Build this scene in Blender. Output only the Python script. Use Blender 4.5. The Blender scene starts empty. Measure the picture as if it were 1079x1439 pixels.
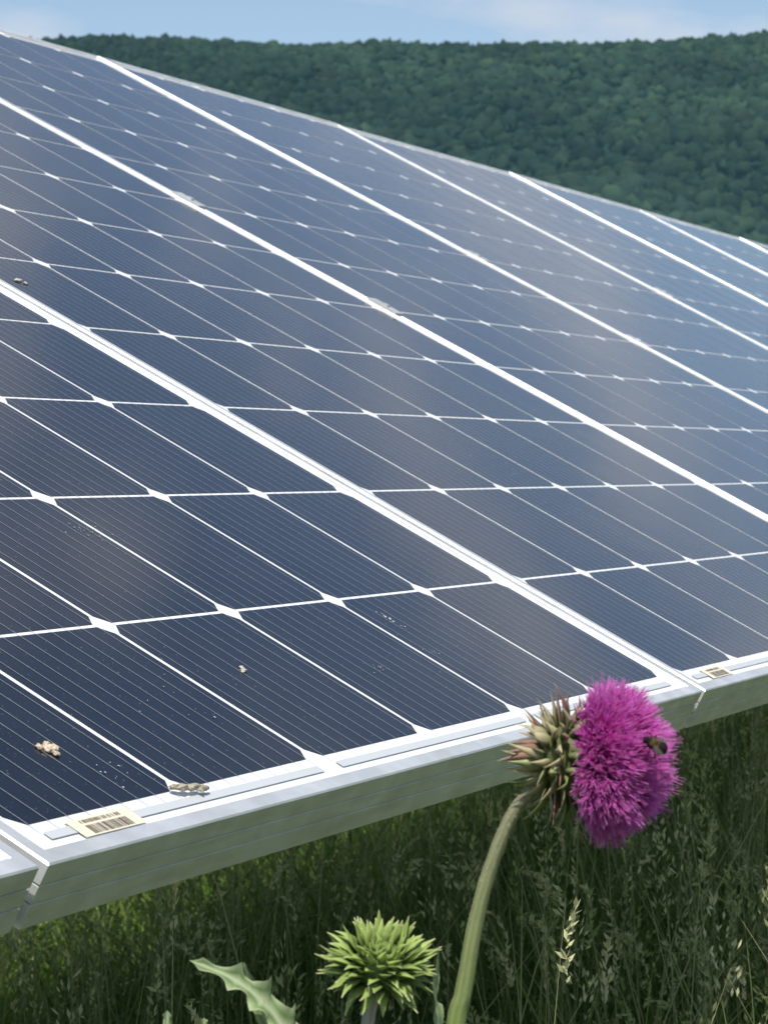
import bpy, bmesh, math, random
import numpy as np
from mathutils import Vector, Matrix, noise as mnoise
rng=np.random.default_rng(7); random.seed(7)
scene=bpy.context.scene
EYE=1.10
PITCH=math.atan(.0161/.91095)

# ------------------------------------------------------------------ helpers
def link(o,parent=None):
    scene.collection.objects.link(o)
    if parent is not None: o.parent=parent
    return o
def empty(name):
    e=bpy.data.objects.new(name,None); link(e); return e
def mesh_np(name,V,F,mat,col=None,smooth=False,parent=None,matidx=None):
    V=np.asarray(V,dtype=np.float32);F=np.asarray(F,dtype=np.int32)
    me=bpy.data.meshes.new(name)
    me.vertices.add(len(V)); me.vertices.foreach_set('co',V.ravel())
    k=F.shape[1]
    me.loops.add(F.size); me.loops.foreach_set('vertex_index',F.ravel())
    me.polygons.add(len(F))
    me.polygons.foreach_set('loop_start',np.arange(0,F.size,k,dtype=np.int32))
    me.polygons.foreach_set('loop_total',np.full(len(F),k,dtype=np.int32))
    me.update(calc_edges=True)
    if smooth: me.polygons.foreach_set('use_smooth',np.ones(len(F),dtype=bool))
    for m in (mat if isinstance(mat,(list,tuple)) else [mat]): me.materials.append(m)
    if matidx is not None: me.polygons.foreach_set('material_index',np.asarray(matidx,dtype=np.int32))
    if col is not None:
        a=me.color_attributes.new('Col','FLOAT_COLOR','POINT')
        c=np.ones((len(V),4),dtype=np.float32); c[:,:3]=col
        a.data.foreach_set('color',c.ravel())
    me.validate()
    o=bpy.data.objects.new(name,me); link(o,parent); return o
def mesh_py(name,V,F,mats,mi=None,smooth=False,parent=None):
    me=bpy.data.meshes.new(name); me.from_pydata([tuple(v) for v in V],[],F); 
    for m in (mats if isinstance(mats,(list,tuple)) else [mats]): me.materials.append(m)
    if mi is not None:
        me.polygons.foreach_set('material_index',mi)
    if smooth: me.polygons.foreach_set('use_smooth',[True]*len(F))
    me.update()
    o=bpy.data.objects.new(name,me); link(o,parent); return o
def mat_new(name):
    m=bpy.data.materials.new(name); m.use_nodes=True
    nt=m.node_tree; b=nt.nodes['Principled BSDF']; return m,nt,b
def N(nt,t,**kw):
    n=nt.nodes.new(t)
    for k,v in kw.items(): setattr(n,k,v)
    return n
def noise_col(nt,scale,c1,c2,detail=6,coord='Object',lo=.35,hi=.65,rough=.6):
    tc=N(nt,'ShaderNodeTexCoord'); no=N(nt,'ShaderNodeTexNoise'); no.inputs['Scale'].default_value=scale
    no.inputs['Detail'].default_value=detail; no.inputs['Roughness'].default_value=rough
    nt.links.new(tc.outputs[coord],no.inputs['Vector'])
    r=N(nt,'ShaderNodeValToRGB'); r.color_ramp.elements[0].position=lo; r.color_ramp.elements[1].position=hi
    r.color_ramp.elements[0].color=(*c1,1); r.color_ramp.elements[1].color=(*c2,1)
    nt.links.new(no.outputs['Fac'],r.inputs['Fac'])
    return r,no,tc
def add_bump(nt,b,src,strength,dist):
    bp=N(nt,'ShaderNodeBump'); bp.inputs['Strength'].default_value=strength; bp.inputs['Distance'].default_value=dist
    nt.links.new(src,bp.inputs['Height']); nt.links.new(bp.outputs['Normal'],b.inputs['Normal'])

# ------------------------------------------------------------------ materials
def glassy(name,base,dust,rough=.13,tint=(1,.94,.85)):
    m,nt,b=mat_new(name)
    r,no,tc=noise_col(nt,7,base,tuple(x+dust for x in base),detail=9,lo=.38,hi=.85,rough=.7)
    n2=N(nt,'ShaderNodeTexNoise'); n2.inputs['Scale'].default_value=420; n2.inputs['Detail'].default_value=2
    nt.links.new(tc.outputs['Object'],n2.inputs['Vector'])
    r2=N(nt,'ShaderNodeValToRGB'); r2.color_ramp.elements[0].position=.68; r2.color_ramp.elements[1].position=.80
    r2.color_ramp.elements[0].color=(0,0,0,1); r2.color_ramp.elements[1].color=(.6,.6,.6,1)
    nt.links.new(n2.outputs['Fac'],r2.inputs['Fac'])
    mx=N(nt,'ShaderNodeMix',data_type='RGBA'); mx.inputs[7].default_value=(.35,.34,.32,1)
    nt.links.new(r2.outputs['Color'],mx.inputs[0]); nt.links.new(r.outputs['Color'],mx.inputs[6])
    nt.links.new(mx.outputs[2],b.inputs['Base Color'])
    n3=N(nt,'ShaderNodeTexNoise'); n3.inputs['Scale'].default_value=3.0; n3.inputs['Detail'].default_value=5
    nt.links.new(tc.outputs['Object'],n3.inputs['Vector'])
    mr=N(nt,'ShaderNodeMapRange'); mr.inputs['To Min'].default_value=rough*.6; mr.inputs['To Max'].default_value=rough*1.7
    nt.links.new(n3.outputs['Fac'],mr.inputs['Value']); nt.links.new(mr.outputs['Result'],b.inputs['Roughness'])
    b.inputs['IOR'].default_value=1.47
    b.inputs['Specular Tint'].default_value=(*tint,1)
    add_bump(nt,b,n3.outputs['Fac'],.12,.004)
    return m
M_cell=glassy('silicon_cell',(.005,.006,.012),.010,rough=.08)
M_back=glassy('white_backsheet',(.80,.81,.81),.03,rough=.25)
M_bus=glassy('busbar_wire',(.25,.26,.27),.03,rough=.25)
M_rib=glassy('ribbon_strip',(.50,.52,.53),.03,rough=.25)

def alu(name,base,rough,met=.75):
    m,nt,b=mat_new(name)
    r,no,tc=noise_col(nt,30,tuple(x*.84 for x in base),base,detail=8)
    mp=N(nt,'ShaderNodeMapping'); mp.inputs['Scale'].default_value=(14,14,90)
    n2=N(nt,'ShaderNodeTexNoise'); n2.inputs['Scale'].default_value=1; n2.inputs['Detail'].default_value=6
    nt.links.new(tc.outputs['Object'],mp.inputs['Vector']); nt.links.new(mp.outputs['Vector'],n2.inputs['Vector'])
    r2=N(nt,'ShaderNodeValToRGB'); r2.color_ramp.elements[0].position=.30; r2.color_ramp.elements[1].position=.55
    r2.color_ramp.elements[0].color=(.82,.82,.78,1); r2.color_ramp.elements[1].color=(1,1,1,1)
    nt.links.new(n2.outputs['Fac'],r2.inputs['Fac'])
    mx=N(nt,'ShaderNodeMix',data_type='RGBA',blend_type='MULTIPLY'); mx.inputs[0].default_value=1
    nt.links.new(r.outputs['Color'],mx.inputs[6]); nt.links.new(r2.outputs['Color'],mx.inputs[7])
    nt.links.new(mx.outputs[2],b.inputs['Base Color'])
    b.inputs['Metallic'].default_value=met
    mr=N(nt,'ShaderNodeMapRange'); mr.inputs['To Min'].default_value=rough-.08; mr.inputs['To Max'].default_value=rough+.12
    nt.links.new(no.outputs['Fac'],mr.inputs['Value']); nt.links.new(mr.outputs['Result'],b.inputs['Roughness'])
    return m
M_alu=alu('anodised_aluminium',(.84,.85,.84),.38,.60)
M_groove=alu('frame_groove',(.26,.27,.26),.6,.3)
M_galv=alu('galvanised_steel',(.55,.56,.57),.5,.8)
M_clamp=alu('clamp_metal',(.66,.67,.67),.45,.45)

def attr_mat(name,rough=.6,trans=.3,tint=(1,1,1),spec=.3):
    m,nt,b=mat_new(name)
    a=N(nt,'ShaderNodeAttribute'); a.attribute_name='Col'
    nt.links.new(a.outputs['Color'],b.inputs['Base Color'])
    b.inputs['Roughness'].default_value=rough
    b.inputs['Specular IOR Level'].default_value=spec
    if trans>0:
        t=N(nt,'ShaderNodeBsdfTranslucent'); nt.links.new(a.outputs['Color'],t.inputs['Color'])
        mx=N(nt,'ShaderNodeMixShader'); mx.inputs[0].default_value=trans
        out=nt.nodes['Material Output']
        nt.links.new(b.outputs[0],mx.inputs[1]); nt.links.new(t.outputs[0],mx.inputs[2]); nt.links.new(mx.outputs[0],out.inputs['Surface'])
    return m
M_grass=attr_mat('grass_blades',.5,.38,spec=.12)
M_floret=attr_mat('thistle_floret',.5,.50,spec=.2)
M_plant=attr_mat('thistle_green',.55,.18)
M_bee=attr_mat('bee_fur',.8,0,spec=.2)
M_drop=attr_mat('dropping',.85,0,spec=.1)

# ------------------------------------------------------------------ table frame of reference (row / slope / normal)
def cam2w(v):
    x,y,z=v; c,s=math.cos(PITCH),math.sin(PITCH)
    return Vector((x, z*c - y*s, -z*s - y*c))
D1=cam2w((.41203,-.0161,.91095)).normalized()
D2=cam2w((-.80752,-.46957,.35695)); D2=(D2-D1*D1.dot(D2)).normalized()
NN=D1.cross(D2)
P=.99138; W=P-.008; p=.1583; MX=(W-6*p)/2; MY=.030; H=12*p+2*MY
O=Vector((0,0,EYE))+cam2w((-.16923,.14679,1.18927)) - D1*MX - D2*MY + NN*.0025
def T(i=0,s=0,t=0,n=0):
    return O+D1*(i*P+s)+D2*t+NN*n
def table_matrix(i=0):
    o=T(i)
    return Matrix(((D1.x,D2.x,NN.x,o.x),(D1.y,D2.y,NN.y,o.y),(D1.z,D2.z,NN.z,o.z),(0,0,0,1)))

# ------------------------------------------------------------------ solar panel mesh
FH=.035
def panel_mesh():
    V=[];F=[];MI=[]
    def quad(x0,y0,x1,y1,z,mi):
        b=len(V); V.extend([(x0,y0,z),(x1,y0,z),(x1,y1,z),(x0,y1,z)]); F.append((b,b+1,b+2,b+3)); MI.append(mi)
    prof=[(.026,-FH),(0,-FH),(0,-.0225),(.0008,-.0222),(.0008,-.0216),(0,-.0213),(0,-.0125),(.0008,-.0122),(.0008,-.0116),(0,-.0113),
          (0,-.0010),(.0008,0),(.0100,0),(.0106,-.0006),(.0106,-.0030)]
    rings=[]
    for d,z in prof:
        b=len(V); V.extend([(d,d,z),(W-d,d,z),(W-d,H-d,z),(d,H-d,z)]); rings.append(b)
    for k in range(len(prof)-1):
        a,b=rings[k],rings[k+1]
        g=4 if (prof[k][0]==.0008 and prof[k+1][0]==.0008 and prof[k][1]<-.01) else 0
        for c in range(4):
            F.append((a+c,a+(c+1)%4,b+(c+1)%4,b+c)); MI.append(g)
    quad(.005,.005,W-.005,H-.005,-.0026,1)
    quad(.003,.003,W-.003,H-.003,-.0075,1)
    c=.0088; g=.0024; gy=.0017
    for i in range(6):
        for k in range(12):
            x0=MX+i*p+g;x1=MX+(i+1)*p-g;y0=MY+k*p+gy;y1=MY+(k+1)*p-gy
            b=len(V); z=-.0022
            V.extend([(x0+c,y0,z),(x1-c,y0,z),(x1,y0+c,z),(x1,y1-c,z),(x1-c,y1,z),(x0+c,y1,z),(x0,y1-c,z),(x0,y0+c,z)])
            F.append(tuple(range(b,b+8))); MI.append(2)
        for q in range(9):
            x=MX+i*p+g+(p-2*g)*(q+.5)/9
            quad(x-.00028,MY-.006,x+.00028,H-MY+.006,-.0019,3)
    for (a,b_) in ((0,2),(2,4),(4,6)):
        for yy in (MY-.0125,H-MY+.0065):
            quad(MX+a*p+.012,yy,MX+b_*p-.012,yy+.006,-.0017,5)
    me=bpy.data.meshes.new('solar_panel')
    me.from_pydata(V,[],F)
    for m in (M_alu,M_back,M_cell,M_bus,M_groove,M_rib): me.materials.append(m)
    me.polygons.foreach_set('material_index',MI); me.update()
    return me
PM=panel_mesh()
panels={}
for i in range(-3,13):
    o=bpy.data.objects.new('solar_panel',PM); link(o)
    j=Matrix.Rotation(math.radians(random.uniform(-.15,.15)),4,'Y')@Matrix.Rotation(math.radians(random.uniform(-.06,.06)),4,'X')
    if i in (0,1): j=Matrix.Identity(4)
    o.matrix_world=table_matrix(i)@Matrix.Translation((W/2,H/2,0))@j@Matrix.Translation((-W/2,-H/2,0))
    panels[i]=o

M_lab,nt,b=mat_new('label_paper'); b.inputs['Base Color'].default_value=(.70,.66,.50,1); b.inputs['Roughness'].default_value=.35
M_ink,nt,b=mat_new('label_ink'); b.inputs['Base Color'].default_value=(.16,.12,.09,1); b.inputs['Roughness'].default_value=.5
for i,sx in ((0,.052),(1,.060),(2,.055),(-1,.06)):
    V=[];F=[];MI=[]
    def q(x0,y0,x1,y1,z,mi):
        b=len(V); V.extend([(x0,y0,z),(x1,y0,z),(x1,y1,z),(x0,y1,z)]); F.append((b,b+1,b+2,b+3)); MI.append(mi)
    q(sx,.0125,sx+.058,.0270,-.0013,0)
    x=sx+.010
    rr=random.Random(i+5)
    while x<sx+.048:
        w=rr.choice([.0003,.0006,.0010]); q(x,.0135,x+w,.0205,-.0011,1); x+=w+rr.choice([.0004,.0006,.001])
    x=sx+.010
    while x<sx+.046:
        w=rr.choice([.0008,.0012]); q(x,.0222,x+w,.0248,-.0011,1); x+=w+rr.choice([.0006,.0009,.0018])
    o=mesh_py('barcode_label',V,F,[M_lab,M_ink],MI); o.parent=panels[i]
    o.matrix_parent_inverse=Matrix.Identity(4)
# ------------------------------------------------------------------ tracker mount
mount=empty('solar_tracker_mount')
def box(V,F,c,ex,ey,ez,hx,hy,hz):
    b=len(V)
    for sx in (-1,1):
        for sy in (-1,1):
            for sz in (-1,1):
                V.append(tuple(c+ex*hx*sx+ey*hy*sy+ez*hz*sz))
    for f in ((0,1,3,2),(4,6,7,5),(0,4,5,1),(2,3,7,6),(0,2,6,4),(1,5,7,3)): F.append(tuple(b+k for k in f))
V=[];F=[]
R=.065
n=8
for e,st in enumerate((-3*P-.3,13*P+.3)):
    for k in range(n):
        a=2*math.pi*(k+.5)/n
        V.append(tuple(T(0,st,H/2+R*math.cos(a),-.125+R*math.sin(a))))
for k in range(n): F.append((k,(k+1)%n,n+(k+1)%n,n+k))
F.append(tuple(range(n-1,-1,-1)));F.append(tuple(range(n,2*n)))
mesh_py('torque_tube',V,F,M_galv,parent=mount)
V=[];F=[];V2=[];F2=[]
for i in range(-3,14):
    box(V,F,T(i,-.004,H/2,-FH-.0125),D1,D2,NN,.022,.24,.0115)
    for kk in (5,7):
        box(V2,F2,T(i,-.004,MY+kk*p,.0016),D1,D2,NN,.012,.022,.0011)
        box(V2,F2,T(i,-.004,MY+kk*p,-.02),D1,D2,NN,.0036,.020,.020)
        box(V2,F2,T(i,-.004,MY+kk*p,.0038),D1,D2,NN,.004,.004,.0011)
mesh_py('module_rails',V,F,M_galv,parent=mount)
mesh_py('mid_clamps',V2,F2,M_clamp,parent=mount)
V=[];F=[]
Z_=Vector((0,0,1))
dh=Vector((D1.x,D1.y,0)).normalized(); dp=Vector((-dh.y,dh.x,0))
for s in (-2.6,5.6,12.6):
    c=T(0,s,H/2,-.125); hz=(c.z-.03)/2
    cc=Vector((c.x,c.y,hz-.03))
    box(V,F,cc+dp*.045,dh,dp,Z_,.075,.004,hz); box(V,F,cc-dp*.045,dh,dp,Z_,.075,.004,hz); box(V,F,cc,dh,dp,Z_,.004,.041,hz)
    box(V,F,Vector((c.x,c.y,c.z-.0)),dh,dp,Z_,.05,.085,.085)
mesh_py('steel_posts',V,F,M_galv,parent=mount)

# ------------------------------------------------------------------ droppings & specks on the glass
def blob(cx,seed,rs,sub=3,amp=.45):
    bm=bmesh.new(); bmesh.ops.create_icosphere(bm,subdivisions=sub,radius=1)
    out=[]
    for v in bm.verts:
        d=1+amp*mnoise.noise(v.co*1.7+Vector((seed*3.1,seed,0)))+amp*.8*mnoise.noise(v.co*4+Vector((0,seed*2,0)))+amp*.5*mnoise.noise(v.co*9)
        out.append((v.co.x*d*rs[0]+cx[0],v.co.y*d*rs[1]+cx[1],v.co.z*d*rs[2]+cx[2]))
    fs=[tuple(v.index for v in f.verts) for f in bm.faces]; bm.free()
    return out,fs
def dropping(i,j,k,parts,col):
    V=[];F=[];C=[]
    for n_,(dx,dy,dz,rx,ry,rz) in enumerate(parts):
        v,f=blob((dx,dy,dz),n_+i*7+j,(rx,ry,rz))
        b=len(V); V+=v; F+=[tuple(q+b for q in t) for t in f]
        c=np.array(col)*random.uniform(.7,1.1); C+= [c*(1.1 if random.random()<.7 else random.uniform(.35,.8)) for _ in v]
    o=mesh_np('bird_dropping',np.array(V),np.array(F),M_drop,col=np.array(C),smooth=False)
    m=table_matrix(i).copy(); m.translation=T(i,MX+j*p,MY+k*p,-.0022); o.matrix_world=m
mm=.001
mk=.00086
dropping(0,.64,.33,[(0,0,1.2*mk,4*mk,4*mk,2.2*mk),(-4*mk,3*mk,1*mk,3*mk,3*mk,1.4*mk),(4*mk,-1*mk,1.8*mk,3.2*mk,3*mk,1.7*mk),(1*mk,-5*mk,1.0*mk,2.2*mk,3*mk,1.2*mk),(3*mk,4*mk,1.8*mk,2.2*mk,2*mk,1.6*mk)],(.60,.50,.38))
dropping(0,1.02,-.02,[(-14*mm,4*mm,3*mm,4*mm,1.6*mm,1.4*mm),(-8*mm,2*mm,3*mm,6*mm,2.0*mm,1.6*mm),(0,0,3.2*mm,6*mm,2.2*mm,1.8*mm),(7*mm,-2.5*mm,3*mm,5*mm,2*mm,1.4*mm),(3*mm,-3*mm,3*mm,2*mm,2*mm,1.0*mm)],(.40,.36,.28))
dropping(0,2.42,.58,[(0,0,.6*mm,3.0*mm,1.2*mm,1*mm),(2.5*mm,3*mm,.5*mm,1.0*mm,2.2*mm,.8*mm),(-3*mm,-1*mm,.5*mm,1.6*mm,1.0*mm,.7*mm),(4.2*mm,4.2*mm,.5*mm,1.2*mm,.8*mm,.6*mm)],(.62,.58,.52))
dropping(1,.20,4.62,[(0,0,1*mm,6*mm,2*mm,1.4*mm),(6*mm,-5*mm,.8*mm,2.4*mm,2*mm,1*mm)],(.66,.63,.56))
def splat(i,j,k,n_,rx,ry,smax,seed,col=(.5,.5,.5)):
    r=random.Random(seed); V=[];F=[]
    for q in range(n_):
        cx=r.gauss(0,1)*rx; cy=r.gauss(0,1)*ry; s=smax*r.random()**2+.00025
        b=len(V); m_=7; el=r.uniform(.3,1); an=r.uniform(0,3.14)
        for w in range(m_):
            t=2*math.pi*w/m_; rr=s*r.uniform(.6,1.2); x=rr*math.cos(t); y=rr*math.sin(t)*el
            V.append((cx+x*math.cos(an)-y*math.sin(an),cy+x*math.sin(an)+y*math.cos(an),.0006))
        F.append(tuple(range(b,b+m_)))
    o=mesh_np('bird_dropping',np.array(V),np.array(F),M_drop,col=np.tile(np.array(col),(len(V),1)))
    m=table_matrix(i).copy(); m.translation=T(i,MX+j*p,MY+k*p,-.0022); o.matrix_world=m
splat(0,4.2,.78,34,.002,.007,.0011,1)
splat(0,4.1,.50,14,.004,.004,.0007,4)
splat(0,2.95,1.70,60,.012,.006,.0007,2,(.28,.30,.34))
splat(0,3.45,.45,16,.010,.003,.0007,3,(.35,.35,.36))
splat(0,.8,.12,18,.010,.006,.0007,5)
splat(1,2.6,2.2,20,.02,.02,.0007,6)
splat(0,1.6,.45,14,.02,.02,.0006,8)

# ------------------------------------------------------------------ tubes & bracts for the thistle
def tube(path,radii,col,nseg=10,sub=6):
    Pn=[Vector(q) for q in path]; pts=[];rs=[];ts=[]
    for i in range(len(Pn)-1):
        p0=Pn[max(i-1,0)];p1=Pn[i];p2=Pn[i+1];p3=Pn[min(i+2,len(Pn)-1)]
        for k in range(sub):
            t=k/sub
            pts.append(.5*((2*p1)+(-p0+p2)*t+(2*p0-5*p1+4*p2-p3)*t*t+(-p0+3*p1-3*p2+p3)*t**3)); rs.append(radii[i]*(1-t)+radii[i+1]*t); ts.append((i+t)/(len(Pn)-1))
    pts.append(Pn[-1]); rs.append(radii[-1]); ts.append(1)
    V=[];F=[];C=[]
    up=Vector((.3,1,.2))
    for i,q in enumerate(pts):
        d=(pts[min(i+1,len(pts)-1)]-pts[max(i-1,0)]).normalized()
        a=d.cross(up).normalized(); b=d.cross(a)
        for k in range(nseg):
            an=2*math.pi*k/nseg; r=rs[i]*(1+.08*(k%2))*(1+.03*math.sin(i*1.3+k))
            V.append(q+a*math.cos(an)*r+b*math.sin(an)*r)
            cc=np.array(col[0])*(1-ts[i])+np.array(col[1])*ts[i]
            C.append(cc*(1.15 if k%2 else .85)*random.uniform(.93,1.07))
    for i in range(len(pts)-1):
        for k in range(nseg):
            F.append((i*nseg+k,i*nseg+(k+1)%nseg,(i+1)*nseg+(k+1)%nseg,(i+1)*nseg+k))
    return V,F,C,pts
def basis(a):
    a=Vector(a).normalized(); h=Vector((0,0,1)) if abs(a.z)<.9 else Vector((1,0,0))
    e1=a.cross(h).normalized(); e2=a.cross(e1).normalized(); return a,e1,e2
def bract(V,F,C,base,d,side,nrm,L,w,recurve,c0,c1,c2,seg=8,twist=0.):
    b=len(V)
    for i in range(seg+1):
        t=i/seg
        pos=base+d*(L*t)-nrm*(recurve*L*t*t)+side*(twist*L*t*t)
        ww=w*max(0,(.62+.75*t if t<.35 else .8825*((1-t)/.65)**.95)); ww=max(ww,w*.03)
        keel=.26*ww
        V.append(pos-side*ww*.5+nrm*ww*.08); V.append(pos-nrm*keel*.2); V.append(pos+side*ww*.5+nrm*ww*.08); V.append(pos-nrm*ww*.30)
        if t<.55: cc=np.array(c0)*(1-t/.55)+np.array(c1)*(t/.55)
        elif t<.86: cc=np.array(c1)
        else: cc=np.array(c1)*(1-(t-.86)/.14)+np.array(c2)*((t-.86)/.14)
        j=random.uniform(.9,1.1)
        for q in range(4): C.append(cc*j*(1.12 if q in (0,2) else .85))
    for i in range(seg):
        for q in range(4):
            F.append((b+i*4+q,b+i*4+(q+1)%4,b+(i+1)*4+(q+1)%4,b+(i+1)*4+q))

thistle=empty('musk_thistle')
C0=Vector((.0812,1.06,.9790)); AX,E1,E2=basis((.93,-.34,.02))
NFL=3000
V=[];F=[];C=[]
for n_ in range(NFL):
    u=random.random(); th=math.acos(1-u*1.04); ph=random.uniform(0,2*math.pi)
    rad=E1*math.cos(ph)+E2*math.sin(ph)
    rj=random.gauss(1,.055)*(1+.05*math.sin(ph*5+th*4))
    tip=C0+AX*(.0070+.0290*math.cos(th)*rj)+rad*(.0305*math.sin(th)**.9*rj)
    tip+=Vector((random.gauss(0,1),random.gauss(0,1),random.gauss(0,1)))*.0010
    root=C0+AX*.002+rad*(.013*math.sin(th))*random.uniform(.8,1.1)
    mid=(root+tip)*.5+AX*(.004*math.sin(th))+Vector((random.gauss(0,1),random.gauss(0,1),random.gauss(0,1)))*.0010
    v_=random.uniform(.75,1.15)
    cb=np.array((.50,.10,.36))*v_; cm=np.array((.84,.085,.64))*v_; ct=np.minimum(np.array((1.0,.42,.88))*v_,1)
    cm=np.minimum(cm,.97)
    d=(tip-root).normalized(); a_,s1,s2=basis(d)
    def strand(pts_,rs_,cs_):
        b=len(V)
        for q,r_,c_ in zip(pts_,rs_,cs_):
            for k in range(3):
                an=2*math.pi*k/3
                V.append(q+s1*math.cos(an)*r_+s2*math.sin(an)*r_); C.append(c_)
        for i in range(len(pts_)-1):
            for k in range(3):
                F.append((b+i*3+k,b+i*3+(k+1)%3,b+(i+1)*3+(k+1)%3,b+(i+1)*3+k))
    p75=mid*.45+tip*.55
    strand([root,mid,p75],[.00022,.00024,.00026],[cb,cm,cm])
    for k in range(4):
        an=random.uniform(0,6.28); off=(s1*math.cos(an)+s2*math.sin(an))*random.uniform(.0005,.0022)
        strand([p75,p75*.5+tip*.5+off*.5,tip+off+d*random.uniform(-.0024,.0018)],[.00019,.00017,.00008],[cm,cm*.6+ct*.4,ct])
mesh_np('florets',np.array([tuple(v) for v in V]),np.array(F),M_floret,col=np.array(C),parent=thistle)
V=[];C=[]
bm=bmesh.new(); bmesh.ops.create_icosphere(bm,subdivisions=3,radius=1)
for v in bm.verts:
    q=v.co; V.append(C0-AX*.004+AX*(q.z*.0125)+E1*(q.x*.0155)+E2*(q.y*.0155)); C.append(np.array((.12,.14,.05)))
F3=[tuple(v.index for v in f.verts) for f in bm.faces]; bm.free()
mesh_np('involucre',np.array([tuple(v) for v in V]),np.array(F3),M_plant,col=np.array(C),smooth=True,parent=thistle)
V=[];F=[];C=[]
ga=2.39996
for k in range(125):
    t=k/124; th=math.radians(66+t*92); ph=k*ga+random.uniform(-.2,.2)
    rad=E1*math.cos(ph)+E2*math.sin(ph)
    nrm=(AX*math.cos(th)+rad*math.sin(th)).normalized()
    side=AX.cross(rad).normalized()
    base=C0-AX*.004+AX*(.0115*math.cos(th))+rad*(.0150*math.sin(th))
    fw=(AX*math.sin(th)-rad*math.cos(th)).normalized()
    d=(nrm*.70+fw*(.72-.70*t)+side*random.uniform(-.18,.18)).normalized()
    L=random.uniform(.012,.022)*(1-.26*t); w=random.uniform(.0042,.0064)
    kk=random.random()+(.25 if rad.z>.2 else -.1)
    base_c=(.15,.19,.07); mid_c=(.36,.40,.18) if kk<.30 else ((.54,.48,.29) if kk<.78 else (.34,.19,.15)); tip_c=(.72,.62,.42)
    bn=(fw*.8-nrm*.3).normalized()
    bract(V,F,C,base,d,side,bn,L,w,random.uniform(-.1,.75)*(1 if random.random()<.8 else -.6),base_c,mid_c,tip_c,twist=random.uniform(-.3,.3))
mesh_np('involucre_bracts',np.array([tuple(v) for v in V]),np.array(F),M_plant,col=np.array(C),parent=thistle)
sp=[C0-AX*.013,Vector((.0640,1.063,.9690)),Vector((.0535,1.063,.9570)),Vector((.0440,1.063,.9340)),Vector((.0380,1.064,.9110)),Vector((.0330,1.065,.8823)),Vector((.0285,1.067,.855)),Vector((.015,1.075,.70)),Vector((.005,1.09,.40)),Vector((-.002,1.10,-.02))]
v,f,c,_=tube(sp,[.0040,.0025,.0026,.0028,.0031,.0034,.0039,.0055,.0075,.009],[(.27,.23,.18),(.28,.42,.08)],nseg=16)
c=np.array(c); 
mesh_np('stem',np.array([tuple(q) for q in v]),np.array(f),M_plant,col=c,smooth=True,parent=thistle)
V=[];F=[];C=[]
for n_ in range(2600):
    k=random.randrange(len(_)-18)
    q=_[k]; q2=_[k+1]; pos=q.lerp(q2,random.random()); d=(q2-q).normalized(); a,e1,e2=basis(d); an=random.uniform(0,6.28)
    r_=e1*math.cos(an)+e2*math.sin(an); s_=d.cross(r_)*.00006; b=len(V)
    L=random.uniform(.0007,.0018); o_=pos+r_*.0028
    V+= [o_-s_,o_+s_,o_+r_*L+d*random.uniform(-.001,.001)]; F.append((b,b+1,b+2)); C+=[np.array((.6,.6,.48))]*3
mesh_np('stem_hairs',np.array([tuple(q) for q in V]),np.array(F),M_plant,col=np.array(C),parent=thistle)

# unopened bud
B0=Vector((-.0015,1.05,.8960)); BX,G1,G2=basis((.14,-.42,.90))
V=[];C=[]
bm=bmesh.new(); bmesh.ops.create_icosphere(bm,subdivisions=3,radius=1)
for v in bm.verts:
    q=v.co; V.append(B0+BX*(q.z*.0100)+G1*(q.x*.0115)+G2*(q.y*.0115)); C.append(np.array((.15,.22,.06)))
F3=[tuple(v.index for v in f.verts) for f in bm.faces]; bm.free()
mesh_np('bud_core',np.array([tuple(v) for v in V]),np.array(F3),M_plant,col=np.array(C),smooth=True,parent=thistle)
V=[];F=[];C=[]
NB=150
for k in range(NB):
    t=k/(NB-1); th=math.acos(1-1.62*t)  ; ph=k*ga+random.uniform(-.2,.2)
    rad=G1*math.cos(ph)+G2*math.sin(ph)
    nrm=(BX*math.cos(th)+rad*math.sin(th)).normalized(); side=BX.cross(rad).normalized()
    fw=(BX*math.sin(th)-rad*math.cos(th)).normalized()
    base=B0+BX*(.0085*math.cos(th))+rad*(.0105*math.sin(th))
    d=(nrm+fw*.40*math.sin(th)+side*random.uniform(-.14,.14)).normalized()
    L=(.0052+.0105*math.sin(min(th,1.6))**1.3)*random.uniform(.78,1.12); w=.0028+.0030*math.sin(min(th,1.57))
    g=random.uniform(.8,1.2)
    bract(V,F,C,base,d,side,(fw*.9+nrm*.1).normalized(),L,w,random.uniform(-.15,.45),(.11*g,.18*g,.035*g),(.36*g,.47*g,.13*g),(.80,.74,.46),twist=random.uniform(-.2,.2))
mesh_np('bud_bracts',np.array([tuple(v) for v in V]),np.array(F),M_plant,col=np.array(C),parent=thistle)
v,f,c,_b=tube([B0-BX*.009,Vector((-.0060,1.056,.875)),Vector((-.0070,1.056,.855)),Vector((-.004,1.06,.78)),Vector((.004,1.08,.60)),Vector((.010,1.083,.52))],[.0034,.0026,.0027,.003,.0036,.004],[(.50,.44,.42),(.34,.38,.18)],nseg=12)
mesh_np('bud_stem',np.array([tuple(q) for q in v]),np.array(f),M_plant,col=np.array(c),smooth=True,parent=thistle)

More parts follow.
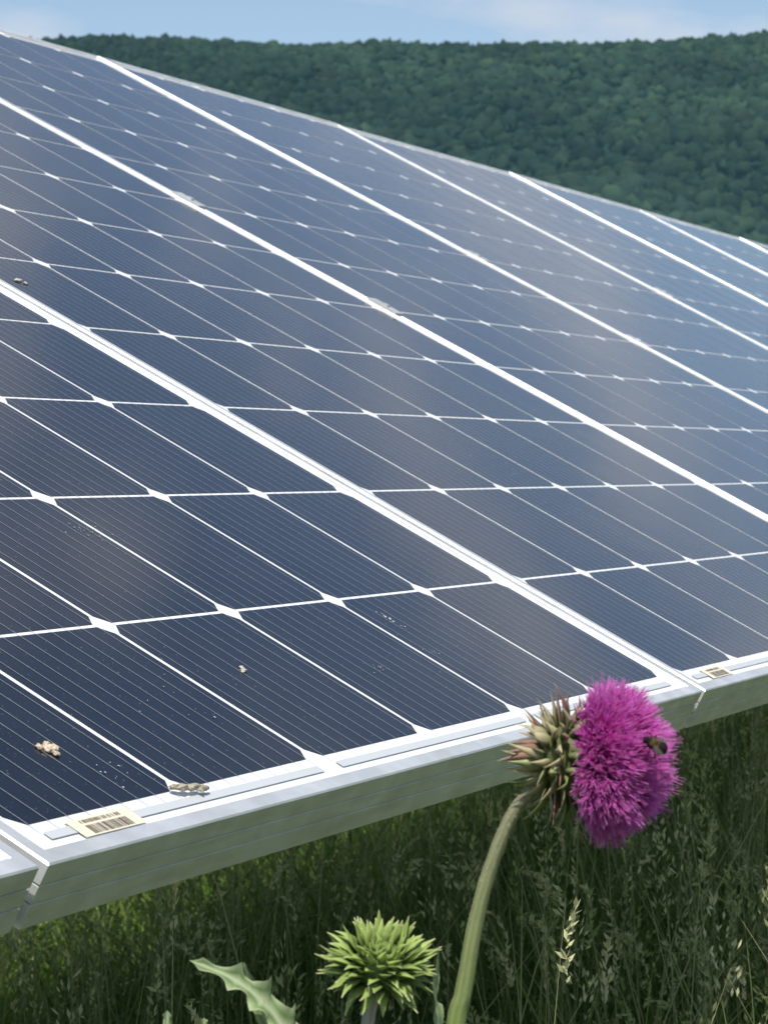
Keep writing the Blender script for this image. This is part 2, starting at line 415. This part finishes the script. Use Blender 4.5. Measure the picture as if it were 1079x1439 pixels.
def leaf(name,path,width,seed,normal=(0,-.4,1),lobes=5):
    r=random.Random(seed); Pn=[Vector(q) for q in path]
    ns=lobes*8; V=[];F=[];C=[]
    nv=Vector(normal).normalized()
    def cr(t):
        x=t*(len(Pn)-1); i=min(int(x),len(Pn)-2); u=x-i
        p0=Pn[max(i-1,0)];p1=Pn[i];p2=Pn[i+1];p3=Pn[min(i+2,len(Pn)-1)]
        return .5*((2*p1)+(-p0+p2)*u+(2*p0-5*p1+4*p2-p3)*u*u+(-p0+3*p1-3*p2+p3)*u**3)
    for i in range(ns+1):
        t=i/ns; q=cr(t); d=(cr(min(t+.01,1))-cr(max(t-.01,0))).normalized(); s=d.cross(nv).normalized()
        nn=s.cross(d)
        env=(math.sin(math.pi*(.10+.90*t))**.7)*(1-t)**.15 if t<1 else 0.02
        ph=(i%8)/8; lob=.58+.36*math.exp(-((ph-.5)/.24)**2)
        spine=1.30*r.uniform(.85,1.15) if i%8==4 else r.uniform(.88,1.08)
        w=width*env*lob*spine
        fwd=d*(w*.45)
        wav=nn*(math.sin(i*.9+seed)*w*.40)
        g=.85+.3*r.random()
        row=[q-s*w+fwd+nn*w*.35+wav, q-s*w*.5+fwd*.4+nn*w*.22, q, q+s*w*.5+fwd*.4+nn*w*.22, q+s*w+fwd+nn*w*.35-wav]
        V+=row
        cg=np.array((.16,.25,.09))*g; ce=np.array((.42,.48,.27)); cm=np.array((.50,.56,.35))
        C+=[ce,cg,cm,cg,ce]
    for i in range(ns):
        for k in range(4): F.append((i*5+k,i*5+k+1,(i+1)*5+k+1,(i+1)*5+k))
    mesh_np(name,np.array([tuple(q) for q in V]),np.array(F),M_plant,col=np.array(C),smooth=False,parent=thistle)
leaf('leaf',[(-.024,1.062,.820),(-.033,1.060,.852),(-.045,1.057,.874),(-.060,1.052,.889),(-.0790,1.045,.8990)],.0092,3,normal=(.5,-.75,.5),lobes=6)
leaf('leaf',[(-.034,1.066,.80),(-.042,1.064,.850),(-.052,1.062,.880),(-.058,1.060,.8955)],.0058,5,normal=(-.6,-.8,.1),lobes=4)
leaf('leaf',[(.030,1.062,.845),(.023,1.052,.868),(.0205,1.048,.885),(.0222,1.046,.9050)],.0042,8,normal=(.9,-.5,.2),lobes=3)
leaf('leaf',[(-.075,1.05,.80),(-.083,1.05,.84),(-.0875,1.05,.866),(-.0885,1.05,.8775)],.006,12,normal=(-.4,-.8,.3),lobes=4)
leaf('leaf',[(-.066,1.05,.80),(-.070,1.05,.84),(-.0728,1.05,.866),(-.0735,1.05,.8745)],.005,13,normal=(-.4,-.8,.3),lobes=4)
for (a_,b_,c_,nm) in (((-.024,1.062,.825),(-.014,1.07,.70),(.008,1.085,.46),'side_branch'),((-.070,1.05,.81),(-.045,1.07,.62),(.002,1.09,.38),'side_branch')):
    v,f,c,_x=tube([a_,b_,c_],[.003,.0035,.004],[(.22,.28,.1),(.2,.25,.09)])
    mesh_np(nm,np.array([tuple(q) for q in v]),np.array(f),M_plant,col=np.array(c),smooth=True,parent=thistle)
for s_ in range(7):
    z0=.12+.10*s_; an=s_*2.4; L=.20-.018*s_
    q0=Vector((.003,1.09,z0)); dx=Vector((math.cos(an),math.sin(an),0))
    leaf('stem_leaf',[q0,q0+dx*L*.4+Vector((0,0,.05)),q0+dx*L*.8+Vector((0,0,.05)),q0+dx*L+Vector((0,0,.02))],.03-.002*s_,20+s_,normal=(0,0,1),lobes=6)

# ------------------------------------------------------------------ bumblebee
bee=empty('bumblebee')
bc=C0+AX*.0230+Vector((.0040,-.0232,.0095))
bn=Vector((.25,-.9,.35)).normalized(); bd=Vector((-.75,-.1,.45)); bd=(bd-bn*bn.dot(bd)).normalized(); bs=bn.cross(bd)
BS=.00092
def bp(x,y,z): return bc+(bd*x+bs*y+bn*z)*BS
def ell(c,r,colf,sub=3):
    bm=bmesh.new(); bmesh.ops.create_icosphere(bm,subdivisions=sub,radius=1); V=[];C=[]
    for v in bm.verts:
        q=v.co; V.append(tuple(bp(c[0]+q.x*r[0],c[1]+q.y*r[1],c[2]+q.z*r[2]))); C.append(colf(q))
    Fs=[tuple(v.index for v in f.verts) for f in bm.faces]; bm.free()
    return V,Fs,C
V=[];F=[];C=[]
blk=np.array((.012,.010,.009)); yel=np.array((.30,.20,.06))
for c,r,cf in (((0,0,1.6),(2.6,2.8,2.4),lambda q: yel*.25 if q.z>.6 and abs(q.x)<.5 else blk),
               ((-4.0,0,1.3),(3.4,3.1,2.7),lambda q: (yel*.45 if q.x>.62 else blk)),
               ((3.1,0,1.0),(1.3,1.7,1.4),lambda q: blk)):
    v,f,cc=ell(c,r,cf); b=len(V); V+=v; F+=[tuple(q+b for q in t) for t in f]; C+=cc
nb=len(V)
for n_ in range(2400):
    k=random.randrange(nb); q=Vector(V[k]); ctr=bp(0,0,1.6) if n_%2 else bp(-4.0,0,1.3)
    d=(q-ctr)
    if d.length>.0036: continue
    d.normalize(); s=basis(d)[1]*.00006; b=len(V); L=random.uniform(.0004,.0009)
    V+=[tuple(q-s),tuple(q+s),tuple(q+d*L)]; F.append((b,b+1,b+2)); C+=[C[k]*1.2]*3
def limb(pts_,r_):
    v,f,c,_x=tube([bp(*q) for q in pts_],[r_*BS]*len(pts_),[(.012,.01,.01),(.012,.01,.01)],nseg=5,sub=3)
    b=len(V); V.extend([tuple(q) for q in v]); C.extend([np.array((.012,.01,.01))]*len(v))
    for t in f:
        F.append((t[0]+b,t[1]+b,t[2]+b)); F.append((t[0]+b,t[2]+b,t[3]+b))
for sg in (-1,1):
    limb([(1.2,sg*1.8,.8),(2.0,sg*3.4,1.4),(2.8,sg*4.2,-.8)],.26)
    limb([(0,sg*2,.7),(-.2,sg*4,1.4),(-.4,sg*5,-1)],.28)
    limb([(-1.4,sg*1.9,.7),(-2.8,sg*3.8,1.5),(-4.2,sg*4.6,-1)],.34)
    limb([(3.8,sg*.5,1.6),(4.8,sg*1.1,2.4),(5.8,sg*1.6,1.8)],.12)
mesh_np('body',np.array(V),np.array(F),M_bee,col=np.array(C),smooth=True,parent=bee)
M_wing,nt,b=mat_new('bee_wing'); b.inputs['Base Color'].default_value=(.16,.13,.11,1); b.inputs['Alpha'].default_value=.40; b.inputs['Roughness'].default_value=.2
V=[];F=[]
for sg in (-1,1):
    for (L,wd,an,z) in ((7.0,2.4,28,3.6),(4.6,1.8,48,3.2)):
        a=math.radians(an)
        dx,dy=-math.cos(a),sg*math.sin(a)
        b=len(V)
        for k in range(22):
            t=2*math.pi*k/22
            l=L*(.5-.5*math.cos(t)); ww=wd*.5*math.sin(t)*(.6+.4*l/L)
            V.append(tuple(bp(-.2+dx*l-dy*ww, sg*1+dy*l+dx*ww, z+.05*l)))
        F.append(tuple(range(b,b+22)))
mesh_py('wings',V,F,M_wing,parent=bee)

# ------------------------------------------------------------------ grass
INW=np.array([-dh.y,dh.x]); 
if INW[0]*D2.x+INW[1]*D2.y<0: INW=-INW
def cross_row(b): return (b[:,0]-O.x)*INW[0]+(b[:,1]-O.y)*INW[1]
def hscale(b):
    c=cross_row(b)
    s=np.interp(c,[-9,.20,.55,1.6,2.0,4.5,5.5],[1.12,1.12,.86,.80,.46,.46,.9])
    s+=np.where(c<2.4,1,0)*.30*np.clip((b[:,1]-3.2)/1.6,0,1)*np.clip((c-.2)/.3,0,1)*np.clip((b[:,0]/b[:,1]+.11)/.08,0,1)
    return np.minimum(s,1.12)
def ribbons(base,az,h,lean,width,nseg,col0,col1,taper=.7,droop=0.):
    n_=len(base); V=np.zeros((n_,nseg+1,2,3)); C=np.zeros((n_,nseg+1,2,3))
    dx=np.stack([np.cos(az),np.sin(az),np.zeros(n_)],1)
    wa=az+np.pi/2+rng.normal(0,.9,n_)
    wd=np.stack([np.cos(wa),np.sin(wa),np.zeros(n_)],1)
    for i in range(nseg+1):
        u=i/nseg
        c=base+dx*(lean*h*u**2.4)[:,None]
        c[:,2]+=h*(u-droop*u**3)
        w=width*max((1-u)**taper,.08)
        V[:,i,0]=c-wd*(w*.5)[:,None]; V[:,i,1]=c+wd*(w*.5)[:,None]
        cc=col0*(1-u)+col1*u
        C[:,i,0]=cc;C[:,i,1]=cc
    idx=np.arange(n_)[:,None]*(nseg+1)*2+np.arange(nseg)[None,:]*2
    F=np.stack([idx,idx+1,idx+3,idx+2],-1).reshape(-1,4)
    tips=(V[:,-1,0]+V[:,-1,1])/2
    return V.reshape(-1,3),F,C.reshape(-1,3),tips,dx
def sample_wedge(y0,y1,k,m,dens,under=.6):
    A=(k*(y1**2-y0**2)+2*m*(y1-y0)); n_=int(A*dens)
    y=np.sqrt(rng.uniform(0,1,n_*2)*(y1**2-y0**2)+y0**2)
    y=y[:n_]; x=rng.uniform(-1,1,n_)*(k*y+m)
    b=np.stack([x,y,np.zeros(n_)],1)
    c=cross_row(b)
    cl=np.sin(b[:,0]*11+np.sin(b[:,1]*8)*2)*np.sin(b[:,1]*9+b[:,0]*4)
    keep=rng.random(n_)<np.where((c>.35)&(c<2.0),under,1.0)*(.58+.42*cl)
    return b[keep]
def jitter_col(c,n_,v=.25):
    c=np.array(c); return c*rng.uniform(1-v,1+v,(n_,1))*rng.uniform(.92,1.08,(n_,3))
def patch(xy):
    return .88+.20*np.sin(xy[:,0]*2.3+1.1)*np.cos(xy[:,1]*1.7)+.12*np.sin(xy[:,0]*7+xy[:,1]*5)
allV=[];allF=[];allC=[];off=0
def add(V,F,C):
    global off
    allV.append(V);allF.append(F+off);allC.append(C);off+=len(V)
def leaves(b,wl,lit_boost=1.):
    n_=len(b)
    h=np.clip(rng.uniform(.25,.68,n_)*patch(b)*hscale(b),.12,.82)
    g=rng.random((n_,1))**2.5
    c0=jitter_col((.032,.060,.010),n_,.4)*lit_boost; c1=jitter_col((.115,.20,.028),n_,.5)*lit_boost*(1-g*.4)+np.array((.36,.38,.13))*(g*.4)
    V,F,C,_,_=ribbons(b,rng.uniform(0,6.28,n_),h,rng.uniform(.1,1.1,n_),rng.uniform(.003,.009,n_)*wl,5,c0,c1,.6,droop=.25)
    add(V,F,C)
def culms(b,K,wl,hm=.70,hs=.12,hmax=.87,pale=3.,frac=.66,scale=None):
    n_=len(b)
    h=np.clip(rng.normal(hm,hs,n_)*patch(b)*(hscale(b) if scale is None else scale),.22,hmax)
    br=rng.random((n_,1))**pale
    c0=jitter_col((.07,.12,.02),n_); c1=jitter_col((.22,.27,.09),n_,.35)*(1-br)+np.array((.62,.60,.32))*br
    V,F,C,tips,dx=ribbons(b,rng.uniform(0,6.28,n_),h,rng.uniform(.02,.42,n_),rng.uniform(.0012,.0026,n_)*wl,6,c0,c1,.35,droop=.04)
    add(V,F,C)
    Lh=rng.uniform(.04,.13,n_)
    sel=rng.random(n_)<frac
    tips=tips[sel];Lh=Lh[sel];dx=dx[sel];br=br[sel];nn=len(tips)
    u=rng.uniform(0,1,(nn,K)); an=rng.uniform(0,6.28,(nn,K))
    spread=rng.choice([.003,.007,.020],(nn,1))*rng.uniform(.7,1.3,(nn,1))
    nod=rng.uniform(0,.9,(nn,1))
    rr=spread*(np.sin(np.pi*np.clip(u*.85+.12,0,1)))*rng.uniform(.3,1,(nn,K))
    ctr=tips[:,None,:]+np.stack([np.cos(an)*rr,np.sin(an)*rr,-Lh[:,None]*(1-u)+.01-nod*Lh[:,None]*.55*np.clip(u-.4,0,1)**1.5*2-rr*.5],-1)+dx[:,None,:]*((.10+nod*.6)*Lh[:,None]*u**2)[...,None]
    ax=np.stack([np.cos(an)*.5,np.sin(an)*.5,np.full_like(u,1.)*(1-1.6*nod*u)],-1)+dx[:,None,:]*(nod*u)[...,None]+rng.normal(0,.25,(nn,K,3)); ax/=np.linalg.norm(ax,axis=-1,keepdims=True)
    sd=np.cross(ax,rng.normal(0,1,(nn,K,3))); sd/=np.linalg.norm(sd,axis=-1,keepdims=True)
    L=rng.uniform(.0028,.0058,(nn,K,1))*wl; wv=L*.34
    q=np.stack([ctr-ax*L,ctr+sd*wv,ctr+ax*L,ctr-sd*wv],2).reshape(-1,3)
    Fh=np.arange(len(q)).reshape(-1,4)
    base=jitter_col((.27,.33,.12),nn,.4)*(1-br)+np.array((.70,.67,.40))*br
    Ch=np.repeat(np.repeat(base[:,None,:],K,1)*rng.uniform(.75,1.2,(nn,K,1)),4,axis=1).reshape(-1,3)
    add(q,Fh,Ch)
for (y0,y1,k,m,dl,dc,K,wl) in ((1.5,5.0,.24,.5,2300,850,30,1.),(5.0,10.,.22,.7,1000,430,18,1.4),(10.,26.,.20,1.5,110,60,8,3)):
    leaves(sample_wedge(y0,y1,k,m,dl,.85),wl)
    culms(sample_wedge(y0,y1,k,m,dc,.62),K,wl,pale=2.2)
n_=420
y=rng.uniform(1.55,3.2,n_); x=y*rng.uniform(.02,.26,n_)
b=np.stack([x,y,np.zeros(n_)],1); c=cross_row(b); b=b[(c<.28)&(c>-.5)]
culms(b,46,1.05,hm=.80,hs=.07,hmax=.90,pale=1.1,frac=.85,scale=1.0)
n_=6500
b=np.stack([rng.uniform(-1.8,.6,n_),rng.uniform(3.6,8.5,n_),np.zeros(n_)],1); c=cross_row(b); b=b[(c>1.75)&(c<4.6)]
leaves(b,1.4,1.9)  # sunlit strip behind the table, painted by brightening the leaf colour
n_=26000
b=np.stack([rng.uniform(-9,9,n_),rng.uniform(-3,16,n_),np.zeros(n_)],1)
inner=(np.abs(b[:,0])<.22*b[:,1]+.6)&(b[:,1]>1.4)
near=(b[:,0]**2+b[:,1]**2)<.5
b=b[~inner&~near]; n_=len(b)
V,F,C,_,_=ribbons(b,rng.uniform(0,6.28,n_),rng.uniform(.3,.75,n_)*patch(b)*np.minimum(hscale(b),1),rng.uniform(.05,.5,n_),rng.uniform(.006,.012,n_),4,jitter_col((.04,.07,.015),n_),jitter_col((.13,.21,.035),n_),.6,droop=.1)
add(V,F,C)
mesh_np('meadow_grass',np.concatenate(allV),np.concatenate(allF),M_grass,col=np.concatenate(allC))

# ------------------------------------------------------------------ ground
M_gr,nt,b=mat_new('ground_soil')
r,no,tc=noise_col(nt,3,(.030,.035,.012),(.07,.11,.025),detail=10)
nt.links.new(r.outputs['Color'],b.inputs['Base Color']); b.inputs['Roughness'].default_value=.95
add_bump(nt,b,no.outputs['Fac'],.6,.05)
mesh_py('ground',[(-4000,-1500,0),(4000,-1500,0),(4000,5000,0),(-4000,5000,0)],[(0,1,2,3)],M_gr)

# ------------------------------------------------------------------ wooded hill
RD,RH,SD=2600.,430.,800.
def hill_h(X,Y):
    t=np.clip((Y-SD)/(RD-SD),0,1.35)
    base=np.where(t<.9,t,np.where(t<1.1,.9+.1*np.sin((t-.9)/.1*np.pi/4),1.0-(t-1.1)*1.2))
    ridge=RH+4.5*np.cos((X-440)/820*np.pi*2)*np.exp(-(X/900)**2)+1.2*np.sin(X/47)
    und=11*np.sin(X/85+Y/160)+9*np.sin(X/50-Y/95+1)+5*np.sin(Y/60+X/33)
    return base*ridge+und*np.clip(t*4,0,1)*np.clip((.97-t)*4,0.0,1)
gx=np.linspace(-3500,3500,180);gy=np.linspace(760,3300,110)
X,Y=np.meshgrid(gx,gy); Z=hill_h(X,Y)-1
V=np.stack([X,Y,Z],-1).reshape(-1,3); nx=len(gx)
i_,j_=np.meshgrid(np.arange(len(gy)-1),np.arange(nx-1),indexing='ij'); a=(i_*nx+j_).ravel()
F=np.stack([a,a+1,a+nx+1,a+nx],1)
def forest_mat(name,attr):
    m,nt,b=mat_new(name)
    if attr:
        at=N(nt,'ShaderNodeAttribute'); at.attribute_name='Col'; src=at.outputs['Color']
    else:
        r,no,tc=noise_col(nt,.09,(.012,.030,.02),(.02,.045,.03),detail=4,coord='Object'); src=r.outputs['Color']
        add_bump(nt,b,no.outputs['Fac'],1,8)
    nt.links.new(src,b.inputs['Base Color'])
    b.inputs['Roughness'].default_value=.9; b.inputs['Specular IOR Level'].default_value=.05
    b.inputs['Emission Color'].default_value=(.18,.42,.55,1); b.inputs['Emission Strength'].default_value=.110  # even surface glow painted in to imitate bluish aerial haze
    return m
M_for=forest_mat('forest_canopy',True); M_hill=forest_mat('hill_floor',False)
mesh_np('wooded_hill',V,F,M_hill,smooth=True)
bm=bmesh.new(); bmesh.ops.create_icosphere(bm,subdivisions=2,radius=1)
iv=np.array([tuple(v.co) for v in bm.verts]); it=np.array([[v.index for v in f.verts] for f in bm.faces]); bm.free()
def crowns(y0,y1,spacing):
    out=[]
    y=y0
    while y<y1:
        hw=.175*y+50; xs=np.arange(-hw,hw,spacing)
        out.append(np.stack([xs+rng.uniform(-.6,.6,len(xs))*spacing,np.full(len(xs),y)+rng.uniform(-.6,.6,len(xs))*spacing],1))
        y+=spacing*1.15
    return np.concatenate(out)
cp=np.concatenate([crowns(820,1250,15),crowns(1250,2640,8.6)])
nC=len(cp)
z=hill_h(cp[:,0],cp[:,1])
rad=rng.uniform(2.4,6.8,nC)*np.where(cp[:,1]<1250,1.8,1.0)
sc=np.stack([rad*rng.uniform(.85,1.2,nC),rad*rng.uniform(.85,1.2,nC),rad*rng.uniform(.8,1.3,nC)],1)
bump=1+rng.normal(0,.22,(nC,len(iv)))
Vc=iv[None]*bump[...,None]*sc[:,None,:]+np.stack([cp[:,0],cp[:,1],z+rng.uniform(0,7,nC)],1)[:,None,:]
keep=it[(iv[it].mean(1)[:,2]>-.25)&(iv[it].mean(1)[:,1]<.6)]
Fc=(keep[None]+(np.arange(nC)*len(iv))[:,None,None]).reshape(-1,3)
tone=rng.uniform(.6,1.4,(nC,1))*(1+.25*np.sin(cp[:,0:1]/60+cp[:,1:2]/110)) 
warm=rng.random((nC,1))
cc=(np.array((.012,.025,.018))*(1-warm)+np.array((.022,.036,.018))*warm)*tone
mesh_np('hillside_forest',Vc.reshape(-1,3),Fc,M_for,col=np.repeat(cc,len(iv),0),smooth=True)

# ------------------------------------------------------------------ sky + sun
sun_dir=Vector((-.06,-.44,.90)).normalized()
w=bpy.data.worlds.new('World'); scene.world=w; w.use_nodes=True; nt=w.node_tree
bg=nt.nodes['Background']
sky=N(nt,'ShaderNodeTexSky'); sky.sky_type='NISHITA'; sky.sun_disc=False
sky.sun_elevation=math.asin(sun_dir.z); sky.sun_rotation=math.atan2(sun_dir.x,sun_dir.y)
sky.air_density=1.0; sky.dust_density=.8; sky.ozone_density=1.0
tc=N(nt,'ShaderNodeTexCoord'); mp=N(nt,'ShaderNodeMapping'); mp.inputs['Scale'].default_value=(1,1,2.6); mp.inputs['Location'].default_value=(.62,.1,.2)
no=N(nt,'ShaderNodeTexNoise'); no.inputs['Scale'].default_value=7; no.inputs['Detail'].default_value=7; no.inputs['Roughness'].default_value=.5
r=N(nt,'ShaderNodeValToRGB'); r.color_ramp.elements[0].position=.50; r.color_ramp.elements[1].position=.70
r.color_ramp.elements[0].color=(0,0,0,1); r.color_ramp.elements[1].color=(.8,.8,.8,1)
mx=N(nt,'ShaderNodeMix',data_type='RGBA'); mx.inputs[7].default_value=(5.9,5.8,6.0,1)
nt.links.new(tc.outputs['Generated'],mp.inputs['Vector']); nt.links.new(mp.outputs['Vector'],no.inputs['Vector']); nt.links.new(no.outputs['Fac'],r.inputs['Fac'])
nt.links.new(r.outputs['Color'],mx.inputs[0]); nt.links.new(sky.outputs['Color'],mx.inputs[6]); nt.links.new(mx.outputs[2],bg.inputs['Color'])
bg.inputs['Strength'].default_value=.135
sl=bpy.data.lights.new('sun','SUN'); sl.energy=5.0; sl.angle=math.radians(.5); sl.color=(1,.96,.88)
so=bpy.data.objects.new('sun',sl); link(so); so.rotation_euler=sun_dir.to_track_quat('Z','Y').to_euler(); so.location=(5,-5,20)

# ------------------------------------------------------------------ camera
cd=bpy.data.cameras.new('camera'); cam=bpy.data.objects.new('camera',cd); link(cam)
cam.location=(0,0,EYE); cam.rotation_euler=(math.pi/2-PITCH,0,0)
cd.sensor_fit='HORIZONTAL'; cd.sensor_width=36; cd.lens=3623.69/1079*36; cd.clip_start=.05; cd.clip_end=9000
cd.dof.use_dof=True; cd.dof.focus_distance=1.6; cd.dof.aperture_fstop=52
scene.camera=cam
scene.view_settings.view_transform='Standard'; scene.view_settings.look='None'; scene.view_settings.exposure=0; scene.view_settings.gamma=1
